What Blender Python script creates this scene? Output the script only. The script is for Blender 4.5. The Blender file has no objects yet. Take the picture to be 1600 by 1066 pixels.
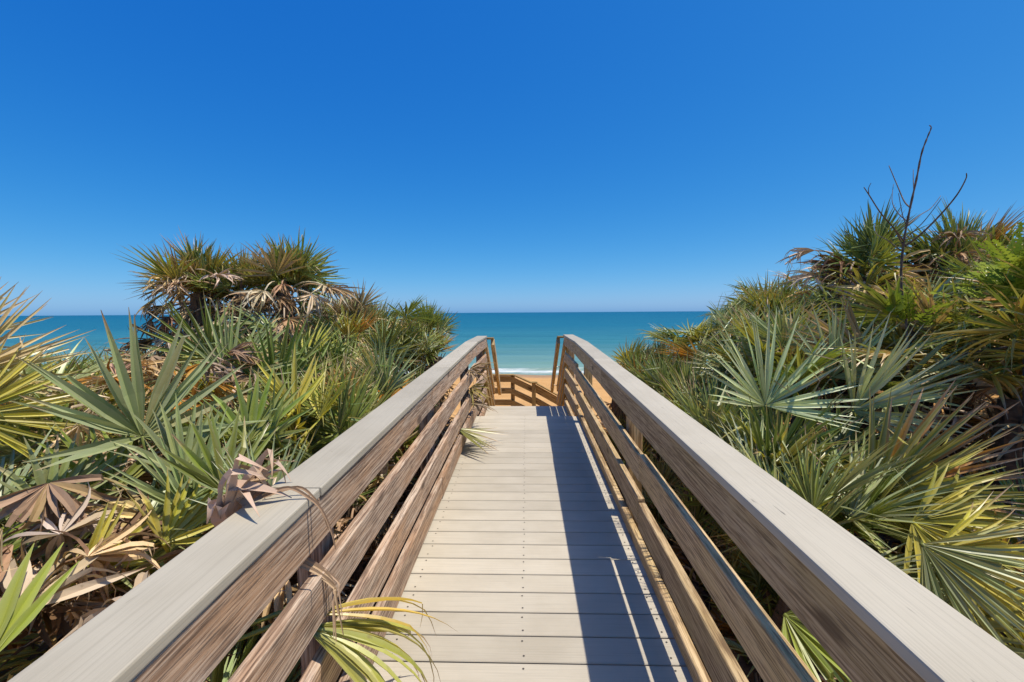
import bpy, bmesh, math, random
from mathutils import Vector, Matrix, noise
R = math.radians
SC = bpy.context.scene
COL = SC.collection
rnd = random.Random(11)

# ------------------------------------------------------------------ camera
F = 720.0 / 1600.0
EYE = Vector((0, 0, 1.44))
PITCH, YAW, ROLL = R(-3.54), R(1.75), R(0.38)
fw = Vector((-math.sin(YAW) * math.cos(PITCH), math.cos(YAW) * math.cos(PITCH), math.sin(PITCH)))
rt0 = fw.cross(Vector((0, 0, 1))).normalized()
up0 = rt0.cross(fw)
rt = rt0 * math.cos(ROLL) - up0 * math.sin(ROLL)
up = up0 * math.cos(ROLL) + rt0 * math.sin(ROLL)
cam = bpy.data.cameras.new('camera')
cam.sensor_width = 36; cam.lens = 36 * F
cam.clip_start = 0.02; cam.clip_end = 90000
co = bpy.data.objects.new('camera', cam); COL.objects.link(co)
m = Matrix((rt, up, -fw)).transposed().to_4x4(); m.translation = EYE
co.matrix_world = m
SC.camera = co
def W(px, py, y):
    """world point at distance y along the path that the picture shows at px, py"""
    d = rt * ((px - 800) / 720) + up * ((533 - py) / 720) + fw
    return EYE + d * (y / d.y)

# ------------------------------------------------------------------ sky, sun, exposure
SUN_K = 0.391
sund = Vector((SUN_K, -0.07, 1)).normalized()          # towards the sun
elev = math.asin(sund.z); az = math.atan2(sund.x, sund.y)
wd = bpy.data.worlds.new('World'); SC.world = wd; wd.use_nodes = True
nt = wd.node_tree; nt.nodes.clear()
sky = nt.nodes.new('ShaderNodeTexSky'); sky.sky_type = 'NISHITA'; sky.sun_disc = False
sky.sun_elevation = elev; sky.sun_rotation = az
sky.altitude = 0; sky.air_density = 0.5; sky.dust_density = 0.75; sky.ozone_density = 6.0
# graded like the photograph: each channel a power of the Nishita radiance (at strength 0.1)
sep = nt.nodes.new('ShaderNodeSeparateColor'); cmb = nt.nodes.new('ShaderNodeCombineColor')
nt.links.new(sky.outputs[0], sep.inputs[0])
# extra white glow added round the sun, above the frame, to lift blue shade
glow = sep.outputs[0]
for op, v in (('SUBTRACT', 4.0), ('MAXIMUM', 0.0), ('MULTIPLY', 4.0)):
    q = nt.nodes.new('ShaderNodeMath'); q.operation = op; q.inputs[1].default_value = v
    nt.links.new(glow, q.inputs[0]); glow = q.outputs[0]
for i, (A, p) in enumerate(((3.2, 1.92), (1.16, 0.86), (1.02, 0.36))):
    prev = sep.outputs[i]
    for op, v in (('MULTIPLY', 0.1), ('POWER', p), ('MULTIPLY', A), ('MINIMUM', 1.0), ('MULTIPLY', 10.0)):
        q = nt.nodes.new('ShaderNodeMath'); q.operation = op; q.inputs[1].default_value = v
        nt.links.new(prev, q.inputs[0]); prev = q.outputs[0]
    q = nt.nodes.new('ShaderNodeMath'); q.operation = 'ADD'
    nt.links.new(prev, q.inputs[0]); nt.links.new(glow, q.inputs[1]); nt.links.new(q.outputs[0], cmb.inputs[i])
bg = nt.nodes.new('ShaderNodeBackground'); bg.inputs[1].default_value = 0.1
wo = nt.nodes.new('ShaderNodeOutputWorld')
nt.links.new(cmb.outputs[0], bg.inputs[0]); nt.links.new(bg.outputs[0], wo.inputs[0])
sl = bpy.data.lights.new('sun', 'SUN'); sl.energy = 5.0; sl.angle = R(0.53); sl.color = (1.0, 0.92, 0.78)
so = bpy.data.objects.new('sun', sl); COL.objects.link(so)
so.rotation_euler = sund.to_track_quat('Z', 'Y').to_euler(); so.location = (8, -2, 20)
vs = SC.view_settings
vs.view_transform = 'Standard'; vs.look = 'None'; vs.exposure = 0.0; vs.gamma = 1.0; vs.use_curve_mapping = False

# ------------------------------------------------------------------ helpers
def tag(o, label=None, cat=None, group=None, kind=None):
    if label: o['label'] = label
    if cat: o['category'] = cat
    if group: o['group'] = group
    if kind: o['kind'] = kind
    return o
def empty(name, loc):
    o = bpy.data.objects.new(name, None); COL.objects.link(o); o.location = loc
    o.empty_display_size = 0.1
    return o
def link(name, me, parent=None, mw=None):
    """mw: world matrix; parents are unrotated empties or objects with matrix set through this"""
    o = bpy.data.objects.new(name, me); COL.objects.link(o)
    if mw is None: mw = Matrix()
    if parent is not None:
        o.parent = parent
        o.matrix_basis = wmat(parent).inverted() @ mw
    else:
        o.matrix_basis = mw
    WM[o] = mw
    return o
WM = {}
def wmat(o):
    return WM.get(o) or Matrix.Translation(o.location)
def mesh(name, vs_, fs, mat=None, smooth=False):
    me = bpy.data.meshes.new(name); me.from_pydata(vs_, [], fs)
    if mat: me.materials.append(mat)
    if smooth: me.polygons.foreach_set('use_smooth', [True] * len(me.polygons))
    me.update()
    return me
def bm_mesh(name, bm, mat, smooth=False):
    me = bpy.data.meshes.new(name); bm.to_mesh(me); bm.free()
    me.materials.append(mat)
    if smooth: me.polygons.foreach_set('use_smooth', [True] * len(me.polygons))
    return me
BOXES = {}
def box_mesh(l, t, h, mat, bev=0.004, seg=1):
    """board: length along local X, thickness Y, height Z, centred"""
    k = (round(l, 4), round(t, 4), round(h, 4), mat.name, bev, seg)
    if k not in BOXES:
        bm = bmesh.new(); bmesh.ops.create_cube(bm, size=1)
        bmesh.ops.scale(bm, vec=(l, t, h), verts=bm.verts)
        if bev: bmesh.ops.bevel(bm, geom=bm.edges[:], offset=bev, segments=seg, affect='EDGES', profile=0.6)
        BOXES[k] = bm_mesh('board', bm, mat)
    return BOXES[k]
def frame(x, y, z, loc):
    mm = Matrix((x, y, z)).transposed().to_4x4(); mm.translation = loc
    return mm
def beam(name, a, b, t, h, mat, parent, upv=Vector((0, 0, 1)), bev=0.004, seg=1):
    """board from a to b (centre line)"""
    a = Vector(a); b = Vector(b); x = (b - a); l = x.length; x.normalize()
    y = upv.cross(x).normalized(); z = x.cross(y)
    return link(name, box_mesh(l, t, h, mat, bev, seg), parent, frame(x, y, z, (a + b) / 2))
def tube(pts, radii, n=6):
    vs_, fs = [], []
    for i, p in enumerate(pts):
        d = (pts[min(i + 1, len(pts) - 1)] - pts[max(i - 1, 0)]).normalized()
        a = d.orthogonal().normalized() if i == 0 else (pa - d * pa.dot(d)).normalized()
        pa = a; b = d.cross(a)
        for k in range(n):
            w = 2 * math.pi * k / n
            vs_.append(p + (a * math.cos(w) + b * math.sin(w)) * radii[i])
    for i in range(len(pts) - 1):
        for k in range(n):
            fs.append((i * n + k, i * n + (k + 1) % n, (i + 1) * n + (k + 1) % n, (i + 1) * n + k))
    fs.append(tuple(range(n))[::-1]); fs.append(tuple(range((len(pts) - 1) * n, len(pts) * n)))
    return vs_, fs

# ------------------------------------------------------------------ materials
class MT:
    def __init__(s, name):
        s.m = bpy.data.materials.new(name); s.m.use_nodes = True
        s.n = s.m.node_tree.nodes; s.l = s.m.node_tree.links
        s.p = s.n['Principled BSDF']; s.out = s.n['Material Output']
    def add(s, t, **kw):
        x = s.n.new('ShaderNode' + t)
        for k, v in kw.items():
            if k.startswith('i_'): x.inputs[k[2:].replace('_', ' ')].default_value = v
            else: setattr(x, k, v)
        return x
    def link(s, a, b): s.l.new(a, b)
    def math(s, op, a, b=None, clamp=False):
        x = s.n.new('ShaderNodeMath'); x.operation = op; x.use_clamp = clamp
        for i, v in enumerate((a, b)):
            if v is None: continue
            if isinstance(v, (int, float)): x.inputs[i].default_value = v
            else: s.l.new(v, x.inputs[i])
        return x.outputs[0]
    def ramp(s, fac, stops):
        x = s.n.new('ShaderNodeValToRGB'); e = x.color_ramp.elements
        while len(e) < len(stops): e.new(0.5)
        for i, (p, c) in enumerate(stops):
            e[i].position = p; e[i].color = (*c, 1) if len(c) == 3 else c
        s.l.new(fac, x.inputs[0]); return x.outputs[0]
    def mix(s, fac, a, b, mode='MIX'):
        x = s.n.new('ShaderNodeMix'); x.data_type = 'RGBA'; x.blend_type = mode
        for i, v in ((0, fac), (6, a), (7, b)):
            if isinstance(v, (int, float)): x.inputs[i].default_value = v
            elif isinstance(v, tuple): x.inputs[i].default_value = (*v, 1) if len(v) == 3 else v
            else: s.l.new(v, x.inputs[i])
        return x.outputs[2]
    def noise(s, vec, scale, detail=4, rough=0.55):
        x = s.n.new('ShaderNodeTexNoise'); x.inputs['Scale'].default_value = scale
        x.inputs['Detail'].default_value = detail; x.inputs['Roughness'].default_value = rough
        if vec is not None: s.l.new(vec, x.inputs['Vector'])
        return x.outputs[0]
    def coords(s, scale, offset=True, kind='Object'):
        tc = s.add('TexCoord'); mp = s.add('Mapping'); mp.inputs['Scale'].default_value = scale
        src = tc.outputs[kind]
        if offset:
            oi = s.add('ObjectInfo')
            cmb = s.add('CombineXYZ')
            for i, f in enumerate((37.0, 11.0, 23.0)):
                s.link(s.math('MULTIPLY', oi.outputs['Random'], f), cmb.inputs[i])
            va = s.add('VectorMath', operation='ADD')
            s.link(src, va.inputs[0]); s.link(cmb.outputs[0], va.inputs[1]); src = va.outputs[0]
        s.link(src, mp.inputs[0]); return mp.outputs[0]
    def bump(s, h, strength, dist):
        b = s.add('Bump'); b.inputs['Strength'].default_value = strength; b.inputs['Distance'].default_value = dist
        s.link(h, b.inputs['Height']); s.link(b.outputs[0], s.p.inputs['Normal'])

def wood(name, dark, mid, light, patch, pf=0.5):
    w = MT(name)
    v = w.coords((1.7, 46, 46)); big = w.coords((1.6, 6, 6)); fine = w.coords((7, 190, 190))
    n1 = w.noise(v, 1.5, 8, 0.68); n2 = w.noise(big, 1.3, 3); n3 = w.noise(fine, 1.0, 3, 0.7)
    wv = w.add('TexWave', wave_type='BANDS', bands_direction='Z'); wv.inputs['Scale'].default_value = 7
    wv.inputs['Distortion'].default_value = 9.0; wv.inputs['Detail'].default_value = 3; wv.inputs['Detail Scale'].default_value = 1.2
    w.link(w.coords((0.35, 3.4, 3.4)), wv.inputs['Vector'])
    g = w.math('ADD', w.math('MULTIPLY', n1, 0.80), w.math('MULTIPLY', wv.outputs[1], 0.14))
    c = w.ramp(g, [(0.36, dark), (0.46, mid), (0.58, light)])
    c = w.mix(w.math('MULTIPLY', w.ramp(n2, [(0.45, (0, 0, 0)), (0.68, (1, 1, 1))]), pf), c, patch)
    oi = w.add('ObjectInfo')
    val = w.math('ADD', w.math('MULTIPLY', oi.outputs['Random'], 0.34), 0.83)
    c = w.mix(1.0, c, val, 'MULTIPLY')
    c = w.mix(w.ramp(n3, [(0.38, (0.8,) * 3), (0.5, (0,) * 3)]), c, tuple(x * 0.55 for x in dark))
    # knots
    vo = w.add('TexVoronoi'); vo.inputs['Scale'].default_value = 1.0; w.link(w.coords((2.3, 6.5, 6.5)), vo.inputs['Vector'])
    kn = w.ramp(vo.outputs['Distance'], [(0.10, (1,) * 3), (0.17, (0,) * 3)])
    c = w.mix(w.math('MULTIPLY', kn, 0.85), c, tuple(x * 0.5 for x in dark))
    w.link(c, w.p.inputs['Base Color'])
    w.p.inputs['Roughness'].default_value = 0.75; w.p.inputs['Specular IOR Level'].default_value = 0.25
    w.bump(w.math('ADD', n1, w.math('MULTIPLY', n3, 0.8)), 0.5, 0.004)
    return w.m
WOOD_L = wood('weathered_pine', (0.20, 0.128, 0.088), (0.425, 0.298, 0.212), (0.60, 0.47, 0.355), (0.54, 0.31, 0.165), 0.65)
WOOD_R = wood('olive_weathered_pine', (0.29, 0.185, 0.095), (0.51, 0.36, 0.195), (0.64, 0.475, 0.275), (0.52, 0.375, 0.160), 0.6)
WOOD_N = wood('new_treated_pine', (0.22, 0.13, 0.042), (0.37, 0.235, 0.080), (0.47, 0.315, 0.125), (0.34, 0.23, 0.075), 0.5)

def composite(name, base, streak, spk):
    w = MT(name)
    v = w.coords((3.0, 240, 240)); b = w.coords((2.2, 2.6, 2.6)); s_ = w.coords((9, 60, 60))
    n1 = w.noise(v, 1.0, 4, 0.6); n2 = w.noise(b, 1.5, 4); n3 = w.noise(s_, 1.0, 2)
    c = w.mix(w.ramp(n1, [(0.34, (streak,) * 3), (0.52, (0,) * 3)]), base, tuple(x * 0.5 for x in base))
    c = w.mix(w.ramp(n2, [(0.35, (0.42,) * 3), (0.6, (0,) * 3)]), c, tuple(x * f for x, f in zip(base, (0.74, 0.72, 0.68))))
    c = w.mix(w.ramp(n3, [(0.73, (0,) * 3), (0.78, (spk,) * 3)]), c, (0.09, 0.08, 0.07))
    oi = w.add('ObjectInfo')
    c = w.mix(1.0, c, w.math('ADD', w.math('MULTIPLY', oi.outputs['Random'], 0.20), 0.86), 'MULTIPLY')
    w.link(c, w.p.inputs['Base Color'])
    w.p.inputs['Roughness'].default_value = 0.62; w.p.inputs['Specular IOR Level'].default_value = 0.3
    w.bump(n1, 0.25, 0.002)
    return w.m
CAPM = composite('composite_cap', (0.465, 0.418, 0.328), 0.26, 0.7)
DECKM = composite('composite_plank', (0.520, 0.470, 0.380), 0.25, 0.0)

def leafmat():
    w = MT('palmetto_leaf')
    at = w.add('Attribute', attribute_name='leaf'); sp = w.add('SeparateColor'); w.link(at.outputs['Color'], sp.inputs[0])
    t, r, e = sp.outputs[0], sp.outputs[1], sp.outputs[2]
    oi = w.add('ObjectInfo')
    fine = w.noise(w.coords((9, 9, 9)), 1.0, 4)
    c = w.mix(1.0, oi.outputs['Color'], w.math('ADD', w.math('MULTIPLY', r, 0.55), 0.72), 'MULTIPLY')
    live = w.math('SUBTRACT', 1.0, oi.outputs['Object Index'], True)
    c = w.mix(w.math('MULTIPLY', live, w.ramp(w.math('FRACT', w.math('MULTIPLY', r, 5.7)), [(0.35, (0,) * 3), (0.8, (0.5,) * 3)])), c, w.mix(1.0, c, (0.80, 0.98, 0.55), 'MULTIPLY'))
    # paler yellow heart of the fan
    hb = w.math('MULTIPLY', w.math('MULTIPLY', w.ramp(t, [(0.03, (1,) * 3), (0.34, (0,) * 3)]), 0.45), live)
    c = w.mix(hb, c, (0.27, 0.29, 0.06))
    # some leaflets straw coloured
    y = w.ramp(w.math('FRACT', w.math('ADD', w.math('MULTIPLY', r, 7.3), oi.outputs['Random'])), [(0.80, (0,) * 3), (0.9, (1,) * 3)])
    ym = w.math('MULTIPLY', y, oi.outputs['Alpha'])
    c = w.mix(w.math('MULTIPLY', ym, 0.7), c, (0.42, 0.30, 0.10))
    # dry tips, how far down is the object's alpha
    tt = w.math('ADD', w.math('ADD', t, w.math('MULTIPLY', fine, 0.22)), w.math('MULTIPLY', r, 0.22))
    tb = w.math('SUBTRACT', tt, w.math('SUBTRACT', 1.32, w.math('MULTIPLY', oi.outputs['Alpha'], 0.55)))
    tf = w.math('MULTIPLY', tb, 5.0, True)
    c = w.mix(tf, c, w.ramp(fine, [(0.3, (0.20, 0.10, 0.05)), (0.7, (0.50, 0.33, 0.19))]))
    sp2 = w.ramp(w.noise(w.coords((30, 30, 30)), 1.0, 3), [(0.62, (0,) * 3), (0.72, (0.6,) * 3)])
    c = w.mix(w.math('MULTIPLY', sp2, oi.outputs['Alpha']), c, (0.20, 0.13, 0.06))
    c = w.mix(w.math('MULTIPLY', w.math('MULTIPLY', e, 0.25), live), c, (0.45, 0.45, 0.28))
    w.link(c, w.p.inputs['Base Color'])
    w.link(w.math('SUBTRACT', 0.85, w.math('MULTIPLY', live, 0.48)), w.p.inputs['Roughness']); w.link(w.math('ADD', 0.1, w.math('MULTIPLY', live, 0.4)), w.p.inputs['Specular IOR Level'])
    tr = w.add('BsdfTranslucent')
    w.link(w.mix(1.0, c, (1.25, 1.2, 0.55), 'MULTIPLY'), tr.inputs[0])
    mx = w.add('MixShader'); w.link(w.math('ADD', 0.06, w.math('MULTIPLY', live, 0.16)), mx.inputs[0])
    w.link(w.p.outputs[0], mx.inputs[1]); w.link(tr.outputs[0], mx.inputs[2]); w.link(mx.outputs[0], w.out.inputs[0])
    return w.m
LEAF = leafmat()
def barkmat(name, a, b, sc):
    w = MT(name); n = w.noise(w.coords(sc), 1.0, 5, 0.65)
    w.link(w.ramp(n, [(0.3, a), (0.7, b)]), w.p.inputs['Base Color'])
    w.p.inputs['Roughness'].default_value = 0.9; w.bump(n, 0.6, 0.01); return w.m
BARK = barkmat('palmetto_trunk', (0.05, 0.033, 0.024), (0.21, 0.145, 0.10), (18, 18, 50))
TWIG = barkmat('dead_bark', (0.055, 0.04, 0.032), (0.19, 0.14, 0.11), (30, 30, 30))
def plain(name, c, rough=0.6, metal=0.0):
    w = MT(name); w.p.inputs['Base Color'].default_value = (*c, 1); w.p.inputs['Roughness'].default_value = rough
    w.p.inputs['Metallic'].default_value = metal; return w.m
SCREW = plain('screw_dark', (0.06, 0.05, 0.04), 0.5)
STEEL = plain('galvanised_steel', (0.6, 0.6, 0.6), 0.4, 0.9)
def shrubmat():
    w = MT('shrub_leaf'); oi = w.add('ObjectInfo'); n = w.noise(w.coords((6, 6, 6)), 1.0, 3)
    c = w.ramp(n, [(0.3, (0.15, 0.23, 0.02)), (0.7, (0.36, 0.42, 0.045))])
    w.link(c, w.p.inputs['Base Color']); w.p.inputs['Roughness'].default_value = 0.75; w.p.inputs['Specular IOR Level'].default_value = 0.15
    tr = w.add('BsdfTranslucent'); w.link(c, tr.inputs[0]); mx = w.add('MixShader'); mx.inputs[0].default_value = 0.35
    w.link(w.p.outputs[0], mx.inputs[1]); w.link(tr.outputs[0], mx.inputs[2]); w.link(mx.outputs[0], w.out.inputs[0]); return w.m
SHRUB = shrubmat()
def littermat():
    w = MT('leaf_litter'); at = w.add('Attribute', attribute_name='leaf'); sp = w.add('SeparateColor'); w.link(at.outputs['Color'], sp.inputs[0])
    c = w.ramp(sp.outputs[1], [(0.0, (0.12, 0.075, 0.045)), (0.4, (0.30, 0.20, 0.12)), (0.75, (0.42, 0.32, 0.22)), (1.0, (0.46, 0.24, 0.09))])
    w.link(c, w.p.inputs['Base Color']); w.p.inputs['Roughness'].default_value = 0.7; return w.m
LITTER = littermat()

# ------------------------------------------------------------------ terrain, beach, sea
SEA_Z = -4.5
SHORE = 44.0
def smooth(a, b, x):
    t = min(1, max(0, (x - a) / (b - a))); return t * t * (3 - 2 * t)
def ground(x, y):
    if x > 0: side = 1.15 * smooth(1.2, 6.0, x) + 0.5 * smooth(6, 14, x)
    else: side = 0.25 * smooth(0.9, 3.2, -x) - 0.55 * smooth(3.4, 6.5, -x)
    top = -0.48 + 0.03 * max(-3, min(y, 6)) + side
    top += 0.10 * noise.noise(Vector((x * 0.7, y * 0.7, 1.3))) * smooth(0.7, 1.2, abs(x))
    edge = 6.6 + 1.6 * smooth(1.5, 6, x)
    f = smooth(edge, edge + 9.0, y)
    beach = -3.45 - 1.05 * max(0.0, min(1.0, (y - 16) / (SHORE - 16))) + 0.05 * noise.noise(Vector((x * 0.3, y * 0.3, 5)))
    if y > SHORE: beach = -4.5 - (y - SHORE) * 0.03
    return top * (1 - f) + beach * f
def grid(name, xs, ys, fz, mat):
    vs_ = [(x, y, fz(x, y)) for y in ys for x in xs]; nx = len(xs)
    fs = [(j * nx + i, j * nx + i + 1, (j + 1) * nx + i + 1, (j + 1) * nx + i) for j in range(len(ys) - 1) for i in range(nx - 1)]
    return mesh(name, vs_, fs, mat, True)
def sandmat():
    w = MT('orange_sand'); tc = w.add('TexCoord'); o = tc.outputs['Object']
    n = w.noise(o, 0.6, 6); f = w.noise(o, 45, 3)
    c = w.ramp(n, [(0.3, (0.50, 0.265, 0.080)), (0.7, (0.62, 0.345, 0.120))])
    sep = w.add('SeparateXYZ'); w.link(o, sep.inputs[0])
    wet = w.math('ADD', sep.outputs[1], w.math('MULTIPLY', n, 3.0))
    wf = w.math('MULTIPLY', w.math('SUBTRACT', wet, SHORE - 2.2), 0.7, True)
    c = w.mix(wf, c, (0.34, 0.20, 0.10))
    w.link(c, w.p.inputs['Base Color']); w.p.inputs['Roughness'].default_value = 0.9
    w.bump(w.math('ADD', f, w.math('MULTIPLY', w.noise(o, 3.5, 4), 4.0)), 0.5, 0.03); return w.m
def rng(a, b, s):
    n = max(1, round((b - a) / s)); return [a + (b - a) * i / n for i in range(n)]
gx = [-3000, -800, -300, -120, -60, -35, -22] + rng(-15, 15, 0.35) + [15, 22, 35, 60, 120, 300, 800, 3000]
gy = [-600, -150, -50, -20, -10, -5] + rng(-3, 12, 0.35) + rng(12, 52, 1.2) + [52, 70, 120, 300]
tag(link('ground', grid('ground', gx, gy, ground, sandmat())), 'orange sand dune and beach sloping to the sea', 'ground', kind='structure')

def wave(x, y):
    d = y - SHORE
    if d > 110 or d < -8 or abs(x) > 200: return SEA_Z
    amp = smooth(-6, 1.0, d) * (1 - smooth(60, 110, d))
    wob = 1.6 * noise.noise(Vector((x * 0.05, 3, 0))) + 0.6 * noise.noise(Vector((x * 0.16, 9, 0)))
    h = 0.24 * math.exp(-((d - 3.2 - wob) / 0.9) ** 2) + 0.16 * math.exp(-((d - 10 - 2 * wob) / 1.6) ** 2)
    h += 0.10 * noise.noise(Vector((x * 0.12, y * 0.5, 2.0))) + 0.12 * math.sin(y * 0.55 + wob)*smooth(12, 30, d)
    return SEA_Z + 0.02 + amp * h
def seamat():
    w = MT('sea_water'); tc = w.add('TexCoord'); o = tc.outputs['Object']
    sep = w.add('SeparateXYZ'); w.link(o, sep.inputs[0]); y = sep.outputs[1]
    st = w.add('Mapping'); st.inputs['Scale'].default_value = (0.012, 0.05, 1); w.link(o, st.inputs[0])
    big = w.noise(st.outputs[0], 1.0, 5)
    d = w.math('ADD', w.math('SUBTRACT', y, SHORE), w.math('MULTIPLY', w.math('SUBTRACT', big, 0.5), 30.0))
    lg = w.math('DIVIDE', w.math('LOGARITHM', w.math('MAXIMUM', w.math('ADD', d, 14), 4.0), 10.0), 4.0)
    c = w.ramp(lg, [(0.25, (0.33, 0.36, 0.265)), (0.34, (0.19, 0.32, 0.255)), (0.44, (0.045, 0.190, 0.210)), (0.56, (0.010, 0.130, 0.185)), (0.75, (0.002, 0.105, 0.170)), (1.0, (0.001, 0.092, 0.160))])
    s2 = w.add('Mapping'); s2.inputs['Scale'].default_value = (0.10, 0.55, 1); w.link(o, s2.inputs[0])
    rip = w.noise(s2.outputs[0], 1.0, 6, 0.6)
    s3 = w.add('Mapping'); s3.inputs['Scale'].default_value = (0.02, 0.10, 1); w.link(o, s3.inputs[0])
    rip2 = w.noise(s3.outputs[0], 1.0, 6, 0.65)
    c = w.mix(w.ramp(rip, [(0.30, (0.45,) * 3), (0.55, (0,) * 3)]), c, w.mix(1.0, c, (0.70, 0.80, 0.86), 'MULTIPLY'))
    c = w.mix(w.ramp(rip2, [(0.35, (0.6,) * 3), (0.6, (0,) * 3)]), c, w.mix(1.0, c, (0.62, 0.72, 0.80), 'MULTIPLY'))
    # foam of the shore break and the wash
    fx = w.add('Mapping'); fx.inputs['Scale'].default_value = (0.06, 0.06, 1); w.link(o, fx.inputs[0])
    wob = w.math('MULTIPLY', w.math('SUBTRACT', w.noise(fx.outputs[0], 1.0, 4), 0.5), 5.0)
    dd = w.math('ADD', w.math('SUBTRACT', y, SHORE), wob)
    f1 = w.ramp(w.math('DIVIDE', w.math('ADD', dd, 8), 24.0), [(0.20, (0,) * 3), (0.26, (0.85,) * 3), (0.34, (0.25,) * 3), (0.42, (0.62,) * 3), (0.50, (0.25,) * 3), (0.66, (0.0,) * 3), (0.80, (0.0,) * 3), (0.83, (0.28,) * 3), (0.90, (0,) * 3)])
    s4 = w.add('Mapping'); s4.inputs['Scale'].default_value = (0.5, 1.3, 1); w.link(o, s4.inputs[0])
    fn = w.noise(s4.outputs[0], 1.0, 6, 0.7)
    fm = w.math('MULTIPLY', w.math('SUBTRACT', w.math('ADD', fn, f1), 0.82), 2.3, True)
    c = w.mix(fm, c, (0.80, 0.80, 0.78))
    w.link(c, w.p.inputs['Base Color']); w.p.inputs['Roughness'].default_value = 0.35; w.p.inputs['Specular IOR Level'].default_value = 0.08
    w.bump(w.math('ADD', rip, w.math('MULTIPLY', rip2, 4)), 0.6, 0.35); return w.m
sx = [-60000, -15000, -4000, -1200, -400] + rng(-200, 200, 2.5) + [200, 400, 1200, 4000, 15000, 60000]
sy = rng(SHORE - 7, SHORE + 30, 0.4) + rng(SHORE + 30, SHORE + 110, 1.6) + [SHORE + 110, 220, 400, 900, 2500, 8000, 25000, 70000]
tag(link('sea', grid('sea', sx, sy, wave, seamat())), 'turquoise sea breaking in a line of foam on the beach', 'sea', kind='structure')

# ------------------------------------------------------------------ boardwalk
SL = 0.0337
def dz(y): return SL * y
RAMP_END = 5.52
LAND_Z, LAND_END = -0.03, 7.2
slope_ang = math.atan(SL)
deck = tag(empty('boardwalk', (0, 2.5, -0.4)), 'pale beige plank boardwalk ramping up towards the beach stairs', 'boardwalk')
pitch, pw = 0.1455, 0.1385
pl_mesh = box_mesh(1.26, pw, 0.025, DECKM, 0.003)
y = RAMP_END - pw / 2 - 0.001
plank_ys = []
while y > -1.2:
    mm = Matrix.Translation((rnd.uniform(-.004, .004), y, dz(y) - 0.0125)) @ Matrix.Rotation(slope_ang, 4, 'X') @ Matrix.Rotation(rnd.uniform(-.0008, .0008), 4, 'Z')
    link('plank', pl_mesh, deck, mm); plank_ys.append(y); y -= pitch
# landing one step lower
y = RAMP_END + 0.06 + pw / 2
while y < LAND_END:
    link('plank', pl_mesh, deck, Matrix.Translation((rnd.uniform(-.004, .004), y, LAND_Z - 0.0125))); y += pitch
LAND_END = y - pitch + pw / 2
beam('riser', (-0.62, RAMP_END - 0.02, dz(RAMP_END) - 0.115), (0.62, RAMP_END - 0.02, dz(RAMP_END) - 0.115), 0.035, 0.178, WOOD_L, deck)
for x in (-0.55, 0, 0.55):
    beam('joist', (x, -1.2, dz(-1.2) - 0.122), (x, RAMP_END - 0.05, dz(RAMP_END) - 0.122), 0.045, 0.19, WOOD_L, deck)
    beam('joist', (x, RAMP_END + 0.0, LAND_Z - 0.122), (x, LAND_END - 0.04, LAND_Z - 0.122), 0.045, 0.19, WOOD_L, deck)
bm = bmesh.new()
for py in plank_ys:
    if py < 0.9: continue
    for x in (-0.555, -0.02, 0.575):
        for s in (-0.042, 0.042):
            yy = py + s + rnd.uniform(-.004, .004)
            bmesh.ops.create_circle(bm, cap_ends=True, radius=0.0046, segments=6, matrix=Matrix.Translation((x + rnd.uniform(-.006, .006), yy, dz(yy) + 0.0016)) @ Matrix.Rotation(slope_ang, 4, 'X'))
tag(link('screw', bm_mesh('screw', bm, SCREW), deck), 'small dark screw heads in rows along the planks', kind='stuff')

def capbeam(a, b, w, parent):
    a = Vector(a); b = Vector(b)
    return beam('cap_rail', a, b, w, 0.028, CAPM, parent, bev=0.005, seg=2)
def railing(s, B, heights, capi, capo, wood_, label, joints, capjoints, end_y, name):
    r = tag(empty(name, (s * 0.66, 2.5, -0.45)), label, 'railing')
    t = 0.038
    kink = 5.6
    for bi, (z0, z1) in enumerate(heights):
        off = 0.022 if (bi == len(heights) - 1 and s > 0) else 0.0
        ys = [-0.9] + joints[bi] + [kink]
        for pi, (a, b) in enumerate(zip(ys[:-1], ys[1:])):
            if s > 0 and pi == 1 and bi in (1, 2):
                dd_ = -0.016 if bi == 1 else 0.020
                z0, z1 = z0 + dd_, z1 + dd_
            j = rnd.uniform(-.003, .003)
            beam('rail_board', (s * (B + off + t / 2) + j, a + 0.002, dz(a) + (z0 + z1) / 2), (s * (B + off + t / 2) + rnd.uniform(-.003, .003), b - 0.002, dz(b) + (z0 + z1) / 2), t, z1 - z0, wood_, r)
    # level end bay beside the landing, five boards
    base = dz(kink) + 0.872
    for i in range(5):
        zt = base - 0.003 - 0.248 * i
        beam('rail_board', (s * (B + t / 2), kink + 0.003, zt - 0.07), (s * (B + t / 2), end_y, zt - 0.07), t, 0.14, wood_, r)
    xc = s * (capi + capo) / 2
    cy = [-0.9] + capjoints + [kink]
    for a, b in zip(cy[:-1], cy[1:]):
        j = rnd.uniform(-.003, .003)
        capbeam((xc + j, a + 0.0025, dz(a) + 0.886), (xc + j, b - 0.0025, dz(b) + 0.886), capo - capi, r)
    capbeam((xc, kink + 0.002, base + 0.0145), (xc, end_y + 0.02, base + 0.0145), capo - capi, r)
    for py in ((-0.5, 1.47, 3.2, 5.2, end_y - 0.06) if s < 0 else (-0.5, 0.75, 3.0, 5.25, end_y - 0.06)):
        zt = dz(min(py, kink)) + 0.868
        beam('post', (s * (B + t + 0.024 + 0.044), py, ground(s * .7, py) - 0.5), (s * (B + t + 0.024 + 0.044), py, zt), 0.088, 0.088, wood_, r, upv=Vector((0, 1, 0)))
    return r
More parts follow.
